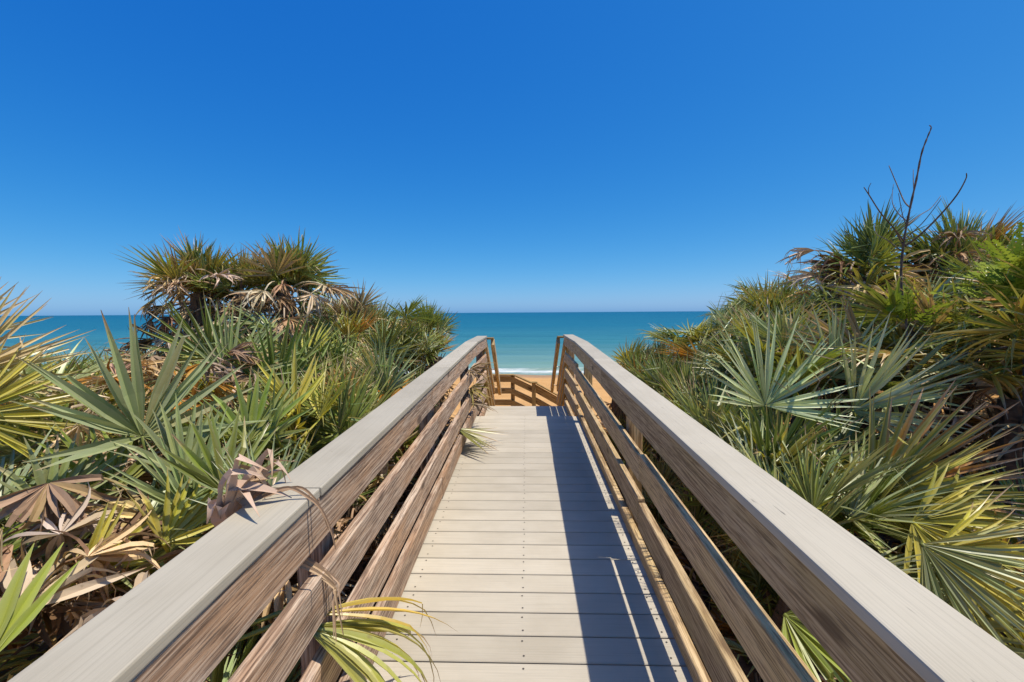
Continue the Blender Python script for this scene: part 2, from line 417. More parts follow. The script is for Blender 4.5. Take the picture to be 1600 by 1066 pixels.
railing(-1, 0.598, [(0.735, 0.869), (0.497, 0.637), (0.242, 0.382), (0.022, 0.162)], 0.590, 0.742, WOOD_L,
        'weathered brown timber railing with pale cap left of the boardwalk', [[2.9], [3.4], [4.1], [3.2]], [1.275, 3.55], 6.95, 'timber_railing')
railing(1, 0.600, [(0.722, 0.869), (0.455, 0.597), (0.187, 0.331), (-0.06, 0.066)], 0.584, 0.738, WOOD_R,
        'weathered timber railing with pale cap right of the boardwalk, casting shade on planks', [[3.7], [2.45], [2.45], [3.3]], [4.0], 7.25, 'timber_railing')

# stairs down from the landing
ST = 0.60
st = tag(empty('beach_stairs', (0, 8.0, -1.0)), 'timber stairs with grab rails dropping from the landing to the beach', 'stairs')
for i in range(5):
    yy = LAND_END + 0.16 + 0.29 * i; zz = LAND_Z - 0.175 * (i + 1)
    beam('tread', (-0.6, yy, zz), (0.6, yy, zz), 0.28, 0.035, WOOD_N, st)
LZ2 = LAND_Z - 0.175 * 6; L2Y = LAND_END + 0.02 + 0.29 * 5
for s in (-1, 1):
    beam('stringer', (s * 0.63, LAND_END + .01, LAND_Z - 0.16), (s * 0.63, L2Y + 0.1, LZ2 - 0.10), 0.038, 0.235, WOOD_N, st)
    y0 = 7.0 if s < 0 else 7.3
    for h in (0.98, 0.70, 0.44, 0.20):
        a = Vector((s * 0.619, y0, LAND_Z + h + 0.03)); b = Vector((s * 0.619, y0 + 1.75, LAND_Z + h + 0.03 - 1.75 * ST))
        beam('rail_board', a, b, 0.038, 0.12, WOOD_N if h < 0.6 else WOOD_R, st)
    beam('post', (s * 0.684, y0 + 0.10, -1.6), (s * 0.684, y0 + 0.10, LAND_Z + 1.0), 0.088, 0.088, WOOD_N, st, upv=Vector((0, 1, 0)))
    beam('post', (s * 0.684, y0 + 1.7, -2.6), (s * 0.684, y0 + 1.7, LAND_Z + 0.04), 0.088, 0.088, WOOD_N, st, upv=Vector((0, 1, 0)))
    gx_ = s * 0.515
    g0 = Vector((gx_, y0 + 0.06, LAND_Z + 1.02)); g1 = Vector((gx_, y0 + 1.9, LAND_Z + 1.02 - 1.84 * ST))
    gr = beam('grab_rail', g0, g1, 0.055, 0.11, WOOD_R, st)
    beam('rail_return', (gx_ - s * 0.02, y0 + 0.05, LAND_Z + 1.075), (s * 0.60, y0 + 0.05, LAND_Z + 1.075), 0.09, 0.03, WOOD_N, st)
    for q in (0.75, 1.5):
        c = g0.lerp(g1, q / 1.84)
        v_, f_ = tube([c + Vector((0, 0, -0.035)), c + Vector((s * 0.03, 0, -0.06)), c + Vector((s * 0.085, 0, -0.065))], [0.008] * 3)
        link('bracket', mesh('bracket', v_, f_, STEEL, True), gr)
# lower landing and its railing across the view, falling away to the right
ld = tag(empty('lower_landing', (0, 9.6, LZ2)), 'golden timber landing at the foot of the first stairs', 'landing')
y = L2Y + 0.08
while y < 10.55:
    link('plank', box_mesh(1.5, 0.14, 0.035, WOOD_N), ld, Matrix.Translation((-0.15, y, LZ2 - 0.0175))); y += 0.146
for x in (-0.8, 0.5):
    for yy in (L2Y + 0.2, 10.4):
        beam('post', (x, yy, LZ2 - 2.4), (x, yy, LZ2 - 0.037), 0.09, 0.09, WOOD_N, ld, upv=Vector((0, 1, 0)))
lr = tag(empty('timber_railing', (-0.2, 10.5, LZ2)), 'golden new timber railing across the lower landing, stepping down to the right', 'railing')
YR = 10.5
P = lambda px, py: W(px, py, YR)
def lb(p, q, h=0.13, n='rail_board'):
    return beam(n, p, q, 0.038, h, WOOD_N, lr)
for k, dy in enumerate((0, 0.27, 0.54, 0.81)):
    lb(P(750, 592.5) - Vector((0, 0, dy)), P(800, 592.5) - Vector((0, 0, dy)))
    lb(P(799, 592.8) - Vector((0, 0, dy)), P(834, 609.5) - Vector((0, 0, dy)))
    lb(P(833, 605.2) - Vector((0, 0, dy)), P(905, 646) - Vector((0, 0, dy)), 0.16 if k == 0 else 0.13)
cap = lambda a, b: beam('cap_rail', a, b, 0.13, 0.03, WOOD_N, lr)
cap(P(748, 586), P(803, 586)); cap(P(803.5, 586.3), P(829.5, 598)); cap(P(838.5, 599.5), P(905, 636))
for px, py in ((757, 588), (801, 588), (834, 597.5), (900, 636)):
    t_ = P(px, py); t_.y += 0.035 if px != 834 else -0.02
    beam('post', (t_.x, t_.y + (0.03 if px != 834 else -0.03), t_.z - 2.6), (t_.x, t_.y + (0.03 if px != 834 else -0.03), t_.z), 0.09, 0.09, WOOD_N, lr, upv=Vector((0, 1, 0)))
beam('post_cap', P(828.5, 597.2) + Vector((0, -0.05, 0)), P(839.5, 597.2) + Vector((0, -0.05, 0)), 0.14, 0.025, WOOD_N, lr)
ls = tag(empty('side_stairs', (0.8, 9.9, LZ2)), 'golden timber steps going down right from the lower landing', 'stairs')
for i in range(7):
    beam('tread', (0.75 + 0.28 * i, L2Y + 0.1, LZ2 - 0.17 * (i + 1)), (0.75 + 0.28 * i, 10.42, LZ2 - 0.17 * (i + 1)), 0.275, 0.035, WOOD_N, ls)
for yy in (L2Y + 0.06, 10.46):
    beam('stringer', (0.6, yy, LZ2 - 0.2), (2.7, yy, LZ2 - 0.2 - 2.1 * 0.607), 0.038, 0.24, WOOD_N, ls)

# ------------------------------------------------------------------ palmetto fronds
def leaflet(vs_, fs, cols, start, d0, nrm, L, wmax, droop, twist, r, broken=None, sect=6, curl=0.0, side=None):
    """one blade: V-folded strip from start along d0, bending to -nrm"""
    p = start.copy(); d = d0.copy(); n = nrm.copy()
    base = len(vs_)
    step = L / sect
    for i in range(sect + 1):
        t = i / sect
        w = wmax * (0.12 + 0.88 * min(1, t / 0.34) ** 0.8) if t < 0.34 else wmax * max(0.05, (1 - ((t - 0.34) / 0.66) ** 1.35))
        b = d.cross(n).normalized()
        fold = 0.44 * w * (1 - 0.5 * t)
        vs_.append(p - b * w / 2); vs_.append(p - n * fold); vs_.append(p + b * w / 2)
        cols += [(t, r, 1), (t, r, 0), (t, r, 1)]
        if i < sect:
            bend = droop * (0.35 + 1.3 * t) / sect
            if broken and abs(t - broken[0]) < 0.5 / sect: bend += broken[1]
            if curl and t > 0.4: bend += curl / sect
            rot = Matrix.Rotation(-bend, 3, b)
            d = rot @ d; n = rot @ n
            if side: d = (Matrix.Rotation(side / sect, 3, n) @ d)
            n = Matrix.Rotation(twist / sect, 3, d) @ n
            p = p + d * step
    for i in range(sect):
        a = base + 3 * i
        fs += [(a, a + 1, a + 4, a + 3), (a + 1, a + 2, a + 5, a + 4)]
def leaf_mesh(name, vs_, fs, cols, mat):
    me = mesh(name, vs_, fs, mat, name == 'petiole')
    ca = me.color_attributes.new('leaf', 'FLOAT_COLOR', 'POINT')
    ca.data.foreach_set('color', [c for k in cols for c in (*k, 1)])
    return me
def fan(seed, N, spread, cone, droop, wmax, brk, dead=0.0, mess=0.08):
    """unit fan: hub at origin, midrib +Y, upper side +Z, radius 1"""
    g = random.Random(seed); vs_, fs, cols = [], [], []; tips = []
    for i in range(N):
        u = (i + 0.5) / N * 2 - 1
        a = u * spread / 2 + g.gauss(0, mess)
        c = cone + g.gauss(0, 0.07 + 0.25 * dead)
        d = Vector((math.sin(a) * math.cos(c), math.cos(a) * math.cos(c), math.sin(c)))
        n = Vector((-math.sin(a) * math.sin(c), -math.cos(a) * math.sin(c), math.cos(c)))
        # fold each blade about its own axis, more to the sides
        n = Matrix.Rotation(g.gauss(0, 0.25 + 0.6 * dead), 3, d) @ n
        L = (1 - 0.22 * u * u) * g.uniform(0.86, 1.04) * (g.uniform(0.6, 1) if dead else 1)
        bk = (g.uniform(0.45, 0.85), g.uniform(0.5, 1.6)) if g.random() < brk else None
        leaflet(vs_, fs, cols, d * 0.012, d, n, L, wmax * g.uniform(0.82, 1.12), droop * g.uniform(0.3, 1.5) + dead * g.uniform(-0.4, 1.6), g.gauss(0, 0.25 + 1.3 * dead), g.random(), bk, 7 if dead else 6, curl=dead * g.uniform(-0.5, 3.0))
        tips.append(vs_[-2].copy()); tips.append(vs_[-11].copy())
    me = leaf_mesh('frond', vs_, fs, cols, LEAF)
    return me, tips
FAN = {}
FAN['stiff'] = [fan(s, n, R(sp), R(c), 0.16, 0.050, 0.12, 0, 0.11) for s, n, sp, c in ((1, 28, 230, 22), (2, 30, 200, 28), (3, 26, 250, 18), (4, 27, 170, 30), (5, 26, 215, 24), (31, 30, 240, 20))]
FAN['lax'] = [fan(s, n, R(sp), R(c), 0.75, 0.048, 0.26, 0, 0.14) for s, n, sp, c in ((6, 26, 220, 14), (7, 25, 190, 20), (8, 26, 170, 15), (9, 25, 240, 12))]
FAN['narrow'] = [fan(s, n, R(sp), R(c), 0.22, 0.048, 0.15, 0, 0.12) for s, n, sp, c in ((10, 22, 110, 16), (11, 24, 130, 20), (12, 18, 85, 12))]
FAN['dead'] = [fan(s, n, R(sp), R(5), 0.9, 0.058, 0.35, 0.55, 0.14) for s, n, sp in ((13, 20, 130), (14, 18, 90), (15, 22, 170), (16, 17, 70), (17, 20, 110))]
HEROFAN = [fan(41, 24, R(225), R(24), 0.12, 0.078, 0.10, 0, 0.13), fan(42, 36, R(225), R(24), 0.10, 0.048, 0.04, 0, 0.05), fan(43, 34, R(160), R(14), 0.2, 0.042, 0.06, 0, 0.08), fan(44, 34, R(115), R(10), 0.45, 0.038, 0.12, 0, 0.09)]
FAN['broad'] = [fan(s, n, R(sp), R(15), 0.25, 0.090, 0.2, 0, 0.14) for s, n, sp in ((71, 12, 130), (72, 10, 100), (73, 14, 150))]
FAN['papery'] = [fan(s, n, R(sp), R(8), 0.5, 0.072, 0.4, 0.7, 0.16) for s, n, sp in ((61, 19, 110), (62, 17, 80), (63, 22, 150), (64, 15, 60))]
FAN['hero'] = HEROFAN
def petiole_mesh(bow):
    pts = [Vector((0, 1 - i / 6, bow * 4 * (i / 6) * (1 - i / 6))) for i in range(7)]
    v_, f_ = tube(pts, [0.011 - 0.004 * (1 - i / 6) for i in range(7)], 5)
    me = leaf_mesh('petiole', v_, f_, [(0.15, 0.5, 0)] * len(v_), LEAF); return me
PET = [petiole_mesh(b) for b in (0.02, 0.07, 0.12)]

TINT = {
    'green': ((0.225, 0.275, 0.042), 0.4), 'deep': ((0.115, 0.165, 0.028), 0.3), 'grey': ((0.325, 0.365, 0.160), 0.4),
    'silver': ((0.50, 0.54, 0.33), 0.15), 'olive': ((0.33, 0.285, 0.040), 0.7), 'yellow': ((0.58, 0.50, 0.070), 0.55),
    'rust': ((0.50, 0.23, 0.045), 0.8), 'orange': ((0.66, 0.33, 0.040), 0.7), 'tan': ((0.64, 0.47, 0.245), 0.5),
    'brown': ((0.42, 0.275, 0.165), 0.5), 'ash': ((0.58, 0.46, 0.33), 0.35), 'umber': ((0.20, 0.115, 0.065), 0.6),
}
def set_tint(o, t, g):
    c, a = TINT[t]; k = g.uniform(0.82, 1.2)
    o.color = (c[0] * k * g.uniform(.93, 1.07), c[1] * k, c[2] * k * g.uniform(.9, 1.1), min(1, max(0, a + g.uniform(-.2, .25))))
def clear_ok(pts):
    for p in pts:
        ax = abs(p.x); zc = 0.9 + dz(min(max(p.y, 0), 5.6))
        if p.y < 10.8 and p.x < 0 and ax < 0.79: return False
        if p.y < 10.8 and p.x >= 0 and p.x - SUN_K * max(0, p.z - zc) < 0.79: return False
        if p.y < 0.55 and ax < 1.5 and p.z > 1.0: return False
    return True
# how high the canopy rises above eye level, by bearing x / y (rise per metre of distance)
CANOPY = [(-1.3, .04), (-1.0, .025), (-.98, -.06), (-.80, -.06), (-.77, .09), (-.42, .09), (-.36, .055), (-.24, .05), (-.18, .03), (-.14, -.02), (-.08, -.10), (.10, -.15), (.18, -.095), (.25, -.055), (.385, -.015), (.43, .05), (.595, .075), (.66, .075), (.80, .08), (.86, .125), (.95, .165), (1.08, .20), (1.3, .22)]
def sky_ok(pts, j=0.0):
    for p in pts:
        if p.y < 0.8: continue
        r = max(-1.29, min(1.29, p.x / p.y))
        for (r0, e0), (r1, e1) in zip(CANOPY[:-1], CANOPY[1:]):
            if r0 <= r <= r1:
                if p.z > 1.44 + p.y * (e0 + (e1 - e0) * (r - r0) / (r1 - r0) + j): return False
                break
    return True
def add_frond(plant, kind, vi, hub, mid, nrm, size, base, tint, g, name='frond', pet=True):
    me, tips = FAN[kind][vi % len(FAN[kind])]
    y = mid.normalized(); z = (nrm - y * nrm.dot(y)).normalized(); x = y.cross(z)
    mw = frame(x * size, y * size, z * size, hub)
    o = link(name, me, plant, mw); set_tint(o, tint, g)
    if name == 'dead_frond': o.pass_index = 1
    if pet:
        v = hub - base; L = v.length
        if L > 0.05:
            py = v.normalized(); px_ = py.cross(Vector((0, 0, 1)))
            px_ = px_.normalized() if px_.length > 1e-3 else Vector((1, 0, 0))
            pz = px_.cross(py)
            q = link('petiole', PET[g.randrange(3)], o, frame(px_, py * L, pz * 1.0, base) )
            q.matrix_basis = mw.inverted() @ frame(px_, py * L, pz, base)
            q.color = o.color; q.pass_index = o.pass_index
            if tint in ('grey', 'silver', 'green', 'deep'): q.color = (0.20, 0.22, 0.05, 0.2)
    return o
def trunk_mesh(seed, h):
    g = random.Random(seed); n = 9; pts = []; rad = []
    for i in range(7):
        t = i / 6; pts.append(Vector((0.05 * math.sin(t * 2 + seed), 0.05 * math.cos(t * 1.7 + seed), h * t))); rad.append((0.085 + 0.02 * math.sin(t * 9 + seed)) * (1 - 0.25 * t))
    v_, f_ = tube(pts, rad, n)
    for k in range(46):                                   # old leaf bases
        t = g.random(); a = g.uniform(0, 6.28); c = Vector((0.04 * math.sin(t * 2 + seed), 0.04 * math.cos(t * 1.7 + seed), h * t))
        o = Vector((math.cos(a), math.sin(a), 0)); s_ = Vector((-o.y, o.x, 0)); b = c + o * 0.06
        q = len(v_); tip = b + o * g.uniform(.04, .09) + Vector((0, 0, g.uniform(.06, .14)))
        v_ += [b - s_ * .018, b + s_ * .018, tip + s_ * .008, tip - s_ * .008]; f_.append((q, q + 1, q + 2, q + 3))
    return mesh('trunk', v_, f_, BARK)
TRUNK = [trunk_mesh(i, 1.0) for i in range(4)]

def palmetto(label, x, y, n, g, mix, crown=0.3, fr=(0.42, 0.56), pl=(0.35, 0.85), el=(20, 85), dead=6, group=None, zmax=None, az=None, deadr=(0.3, 0.48)):
    gz = ground(x, y)
    p = tag(empty('saw_palmetto', (x, y, gz)), label, 'palmetto', group)
    link('trunk', TRUNK[g.randrange(4)], p, Matrix.Translation((x, y, gz - 0.15)) @ Matrix.Rotation(g.uniform(0, 6), 4, 'Z') @ Matrix.Diagonal((1, 1, crown + 0.15, 1)))
    cz = Vector((x, y, gz + crown))
    k = 0; tries = 0
    while k < n and tries < n * 22:
        tries += 1
        a = g.uniform(0, 2 * math.pi) if az is None else R(g.uniform(*az))
        e = R(g.uniform(*el)); L = g.uniform(*pl)
        pd = Vector((math.cos(a) * math.cos(e), math.sin(a) * math.cos(e), math.sin(e)))
        base = cz + Vector((g.uniform(-.05, .05), g.uniform(-.05, .05), g.uniform(-.08, .03)))
        hub = base + pd * L - Vector((0, 0, 0.10 * math.cos(e) * L))
        if hub.z < ground(hub.x, hub.y) + 0.12: continue
        h = Vector((math.cos(a), math.sin(a), 0)); dr = R(g.uniform(0, 42))
        e2 = e - dr
        mid = h * math.cos(e2) + Vector((0, 0, math.sin(e2)))
        nrm = -h * math.sin(e2) + Vector((0, 0, math.cos(e2)))
        nrm = Matrix.Rotation(R(g.gauss(0, 28)), 3, mid) @ nrm
        kind = g.choices(('stiff', 'lax', 'narrow'), (5, 3, 2))[0]; vi = g.randrange(8)
        s_ = g.uniform(*fr)
        tint = g.choices([q[0] for q in mix], [q[1] for q in mix])[0]
        yv = mid.normalized(); zv = (nrm - yv * nrm.dot(yv)).normalized(); xv = yv.cross(zv)
        tips = [hub + (xv * t_.x + yv * t_.y + zv * t_.z) * s_ for t_ in FAN[kind][vi % len(FAN[kind])][1]]
        if not clear_ok(tips) or not sky_ok(tips, g.choice((-.01, 0, .0, .015, .035))): continue
        if zmax is not None and max(t_.z for t_ in tips) > zmax: continue
        add_frond(p, kind, vi, hub, mid, nrm, s_, base, tint, g); k += 1
    k = 0; tries = 0
    while k < dead and tries < dead * 12:
        tries += 1
        a = g.uniform(0, 2 * math.pi) if az is None else R(g.uniform(*az)); e = R(g.uniform(-45, 30)); L = g.uniform(0.15, 0.6)
        pd = Vector((math.cos(a) * math.cos(e), math.sin(a) * math.cos(e), math.sin(e)))
        base = cz - Vector((0, 0, g.uniform(0, max(0.05, crown * 0.7))))
        hub = base + pd * L
        if hub.z < ground(hub.x, hub.y) + 0.05: continue
        e2 = e - R(g.uniform(10, 50)); h = Vector((math.cos(a), math.sin(a), 0))
        mid = h * math.cos(e2) + Vector((0, 0, math.sin(e2))); nrm = -h * math.sin(e2) + Vector((0, 0, math.cos(e2)))
        s_ = g.uniform(*deadr); vi = g.randrange(5)
        yv = mid.normalized(); zv = (nrm - yv * nrm.dot(yv)).normalized(); xv = yv.cross(zv)
        if not clear_ok([hub + (xv * t_.x + yv * t_.y + zv * t_.z) * s_ for t_ in FAN['dead'][vi][1]]) or hub.z > ground(hub.x, hub.y) + 1.1: continue
        add_frond(p, 'dead', vi, hub, mid, nrm, s_, base, g.choice(('tan', 'brown', 'brown', 'ash', 'ash', 'rust')), g, 'dead_frond'); k += 1
    return p, cz
def hero(plant, px, py, y, ang, lean, size, tint, kind='hero', vi=0, base=None, g=rnd, roll=0, name='frond', pet=True, tilt=0.0):
    """fan whose hub the picture shows at px,py, at distance y; ang = direction of its midrib in the view, lean towards the viewer"""
    hub = W(px, py, y); v = (EYE - hub).normalized()
    r_ = Vector((0, 0, 1)).cross(v).normalized(); u_ = v.cross(r_)
    mid = (r_ * math.cos(R(ang)) + u_ * math.sin(R(ang)) + v * lean).normalized()
    nrm = v + Vector((0, 0, 1)) * tilt; nrm = nrm - mid * nrm.dot(mid)
    nrm = Matrix.Rotation(R(roll), 3, mid) @ nrm
    return add_frond(plant, kind, vi, hub, mid, nrm, size, base or hub, tint, g, name, pet)

GREENS = [('green', 5), ('deep', 3), ('grey', 4), ('olive', 1.5), ('yellow', .6)]
SILVERY = [('silver', 3), ('grey', 4), ('green', 2), ('olive', 1)]
DRYING = [('olive', 3), ('yellow', 2), ('green', 2), ('rust', 2), ('tan', 1), ('brown', 1)]
MIXED = [('green', 4), ('grey', 4), ('deep', 1.5), ('olive', 2), ('yellow', .9), ('rust', .8), ('tan', .6)]

# ---- singled-out plants, left
p, c = palmetto('grey-green palmetto with one large open fan, left of the railing', -1.62, 2.05, 6, random.Random(3), SILVERY, crown=0.28, pl=(0.3, 0.55), zmax=0.95, dead=14)
hero(p, 222, 682, 1.85, 86, -0.22, 0.52, 'grey', vi=0, base=c, roll=18)
for a_ in ((170, 770, 1.75, 100, 'green', .36), (75, 800, 1.55, 75, 'grey', .32), (255, 850, 1.5, 60, 'yellow', .28), (130, 890, 1.35, 40, 'yellow', .25), (350, 770, 1.6, 80, 'green', .34), (60, 720, 1.9, 60, 'green', .38), (285, 740, 1.85, 95, 'grey', .36), (390, 690, 2.1, 75, 'green', .40), (460, 640, 2.4, 100, 'yellow', .36)):
    hero(p, a_[0], a_[1], a_[2], a_[3], -.25, a_[5], a_[4], kind='broad', vi=a_[0] % 3, base=c, roll=20)
hero(p, 300, 800, 1.75, 70, -0.22, 0.42, 'grey', kind='stiff', vi=3, base=c)
hero(p, 120, 700, 2.0, 130, -0.42, 0.42, 'olive', kind='narrow', vi=1, base=c)
p, c = palmetto('palmetto with upright green fans right of the large left fan', -1.75, 2.95, 10, random.Random(4), GREENS, crown=0.30, pl=(0.3, 0.6), zmax=1.2, dead=16)
hero(p, 358, 592, 2.75, 62, -0.27, 0.52, 'grey', vi=2, base=c)
hero(p, 430, 612, 2.9, 66, -0.27, 0.55, 'green', kind='stiff', vi=3, base=c)
hero(p, 330, 560, 3.1, 100, -0.12, 0.5, 'green', kind='stiff', vi=1, base=c)
p, c = palmetto('tan dried palmetto fan at the left edge of the view', -2.45, 1.75, 6, random.Random(5), DRYING, crown=0.35, pl=(0.25, 0.5), zmax=1.15, dead=7)
hero(p, -70, 590, 1.75, 30, -0.27, 0.46, 'tan', vi=2, base=c)
hero(p, -60, 650, 1.7, 8, -0.22, 0.46, 'yellow', vi=3, base=c)
hero(p, -100, 540, 2.0, 48, -0.12, 0.42, 'ash', kind='narrow', vi=1, base=c)
p, c = palmetto('palmetto with broad bright blades at the lower left corner', -1.32, 0.92, 3, random.Random(6), GREENS, crown=0.2, pl=(0.2, 0.4), zmax=0.62, dead=14)
gb = random.Random(91); vs_, fs, cols = [], [], []
hub = W(-25, 1040, 1.0)
for a_, L_, w_ in ((96, .30, .034), (84, .36, .040), (70, .33, .036), (56, .36, .034), (44, .30, .030), (112, .26, .03)):
    v = (EYE - hub).normalized(); r_ = Vector((0, 0, 1)).cross(v).normalized(); u_ = v.cross(r_)
    d = (r_ * math.cos(R(a_)) + u_ * math.sin(R(a_)) - v * gb.uniform(.1, .5)).normalized(); n = v + Vector((.4, 0, .6)); n = (n - d * n.dot(d)).normalized()
    n = Matrix.Rotation(gb.gauss(0, .5), 3, d) @ n
    leaflet(vs_, fs, cols, hub, d, n, L_, w_, gb.uniform(.1, .4), gb.gauss(0, .3), gb.random(), None, 8)
o = link('frond', leaf_mesh('frond', vs_, fs, cols, LEAF), p); o.color = (.34, .38, .06, .2)
# tall trunked clump on the skyline
def skirted(label, px, py, y, n, nd, g, mix, fr, wide=1.0, drop=1.1, el=(-60, 35)):
    top = W(px, py, y); gz = ground(top.x, top.y); H = top.z - gz
    p = tag(empty('saw_palmetto', (top.x, top.y, gz)), label, 'palmetto')
    link('trunk', TRUNK[1], p, Matrix.Translation((top.x, top.y, gz - 0.15)) @ Matrix.Diagonal((1.1, 1.1, H + 0.15, 1)))
    for k in range(n):
        a = g.uniform(0, 6.28); e = R(g.uniform(12, 85)); L = g.uniform(0.08, 0.30); h = Vector((math.cos(a), math.sin(a), 0))
        hub = top + h * math.cos(e) * L * wide + Vector((0, 0, math.sin(e) * L * 0.8)); e2 = e - R(g.uniform(-15, 30))
        mid = h * math.cos(e2) + Vector((0, 0, math.sin(e2))); nrm = -h * math.sin(e2) + Vector((0, 0, math.cos(e2)))
        add_frond(p, g.choice(('stiff', 'narrow', 'narrow', 'lax')), g.randrange(8), hub, mid, Matrix.Rotation(g.gauss(0, .7), 3, mid) @ nrm, g.uniform(*fr), top - Vector((0, 0, 0.05)), g.choices([q[0] for q in mix], [q[1] for q in mix])[0], g)
    for k in range(nd):
        a = g.uniform(0, 6.28); t = g.random() ** 1.2; h = Vector((math.cos(a), math.sin(a), 0))
        base = top - Vector((0, 0, -0.04 + t * min(H - 0.3, drop))); e = R(g.uniform(*el)); L = g.uniform(0.10, 0.46) * wide
        hub = base + h * (0.05 + math.cos(e) * L) + Vector((0, 0, math.sin(e) * L)); e2 = e - R(g.uniform(15, 60))
        mid = h * math.cos(e2) + Vector((0, 0, math.sin(e2))); nrm = -h * math.sin(e2) + Vector((0, 0, math.cos(e2)))
        add_frond(p, 'dead', g.randrange(5), hub, mid, nrm, g.uniform(0.30, 0.50), base, g.choice(('brown', 'ash', 'tan', 'umber', 'brown', 'ash')), g, 'dead_frond')
    return p, top
DRYTOP = [('green', 3), ('olive', 4), ('rust', 2), ('deep', 1)]
DRYTOP = [('green', 4), ('olive', 5), ('rust', 2.2), ('deep', 2), ('brown', .6)]
skirted('tallest left palmetto, trunk wrapped in a brown skirt of dead fronds', 312, 458, 4.6, 25, 80, random.Random(8), DRYTOP, (0.34, 0.50), 1.15, 1.4, (-60, 28))
skirted('palmetto with a tangle of dry fronds between two taller left ones', 378, 462, 4.7, 17, 65, random.Random(18), DRYTOP, (0.30, 0.44), 1.2, 1.4, (-60, 28))
skirted('tall palmetto with browned tips leaning towards the boardwalk, left side', 445, 452, 4.75, 24, 70, random.Random(9), DRYTOP, (0.34, 0.48), 1.15, 1.4, (-60, 28))
p, t_ = skirted('low dark dead-topped palmetto near the left rail end', 556, 505, 5.3, 9, 40, random.Random(10), [('umber', 4), ('brown', 2), ('olive', 3)], (0.30, 0.42), 1.1, 0.9)
q_ = W(648, 560, 5.4)
palmetto('palmetto with olive fans and purple-brown tips closest to the left rail end', q_.x, q_.y, 22, random.Random(19), [('olive', 4), ('green', 3), ('rust', 1)], crown=0.95, fr=(0.32, 0.44), pl=(0.15, 0.5), el=(-10, 85), dead=16, zmax=1.66)
p, c = palmetto('palmetto with an orange fan beside the far left railing', -1.25, 4.9, 10, random.Random(12), GREENS, crown=0.35, pl=(0.3, 0.6), zmax=1.62, dead=6)
hero(p, 585, 640, 4.3, 40, -0.22, 0.55, 'orange', vi=3, base=c)
hero(p, 600, 560, 4.8, 60, -0.22, 0.5, 'olive', kind='stiff', vi=3, base=c)
# dead frond curling over the left cap rail
p, c = palmetto('palmetto with a dead frond curled over the left cap rail', -1.12, 1.55, 4, random.Random(14), SILVERY, crown=0.2, pl=(0.25, 0.45), zmax=0.92, dead=12)
hero(p, 418, 815, 1.42, 95, -0.22, 0.30, 'grey', kind='narrow', vi=0, base=c)
g7 = random.Random(77)
vs_, fs, cols = [], [], []
hub = Vector((-0.81, 1.17, 0.85))
for i in range(22):
    a = R(-66 + i * 6.0 + g7.uniform(-6, 6))
    d = Vector((0.26 * math.cos(a) + 0.03, 0.55 * math.sin(a) + 0.16, 0.8)).normalized(); n = Vector((-d.z * 0.8, -0.2 + g7.gauss(0, .5), 0.5)).normalized(); n = (n - d * n.dot(d)).normalized()
    leaflet(vs_, fs, cols, hub + d * 0.01, d, n, g7.uniform(0.16, 0.36), g7.uniform(0.034, 0.062), g7.uniform(-0.2, 0.4), g7.gauss(0, 1.0), g7.random(), (g7.uniform(.45, .75), g7.uniform(.8, 2.2)), 12, curl=g7.choice((0.5, 1.2, 2.6)), side=g7.gauss(0, .5))
o = link('dead_frond', leaf_mesh('dead_frond', vs_, fs, cols, LEAF), p); o.pass_index = 1; o.color = (0.52, 0.38, 0.29, 0.30)
def strip(pts, w, nrm=Vector((0.5, -0.6, 0.4)), r=0.5):
    vs_, fs, cols = [], [], []; P_ = pts; pts = []
    for i in range(len(P_) - 1):
        a_, b_, c_, d_ = P_[max(i - 1, 0)], P_[i], P_[i + 1], P_[min(i + 2, len(P_) - 1)]
        for k in range(5):
            t = k / 5; pts.append(0.5 * ((2 * b_) + (c_ - a_) * t + (2 * a_ - 5 * b_ + 4 * c_ - d_) * t * t + (3 * b_ - a_ - 3 * c_ + d_) * t ** 3))
    pts.append(P_[-1])
    for i, q in enumerate(pts):
        d = (pts[min(i + 1, len(pts) - 1)] - pts[max(i - 1, 0)]).normalized(); b = d.cross(nrm).normalized(); n_ = b.cross(d)
        t = i / (len(pts) - 1); ww = w * (1 - 0.75 * t * t)
        vs_ += [q - b * ww / 2, q - n_ * ww * .3, q + b * ww / 2]; cols += [(t * .8, r, 1), (t * .8, r, 0), (t * .8, r, 1)]
        if i: a = 3 * (i - 1); fs += [(a, a + 1, a + 4, a + 3), (a + 1, a + 2, a + 5, a + 4)]
    return leaf_mesh('leaflet', vs_, fs, cols, LEAF)
def hang(pts, w, col, parent):
    q = link('leaflet', strip([Vector(k) for k in pts], w), parent); q.color = (*col, 0.3); q.pass_index = 1; return q
hang([(-0.70, 1.17, .96), (-0.64, 1.19, .975), (-.59, 1.20, .945), (-.555, 1.2, .91), (-.53, 1.2, .85), (-.52, 1.2, .80)], 0.010, (.30, .20, .13), o)
hang([(-0.71, 1.19, .95), (-0.63, 1.22, .965), (-.585, 1.22, .935), (-.565, 1.22, .90), (-.552, 1.23, .84)], 0.009, (.30, .20, .13), o)
for k in range(5):
    y_ = 1.30 + g7.uniform(-.06, .09); l = g7.uniform(.10, .24); sw = g7.uniform(-.07, .05); q_ = g7.uniform(.0, .03)
    hang([(-.70, y_ - .04, .745), (-.64, y_ - .02, .715), (-.594 + q_, y_ + sw * .2, .67 - q_), (-.585 + q_, y_ + sw * .6, .70 - l * .5), (-.58 + q_ * 1.3, y_ + sw, .70 - l)], g7.uniform(.008, .017), (.46, .33, .23), o)
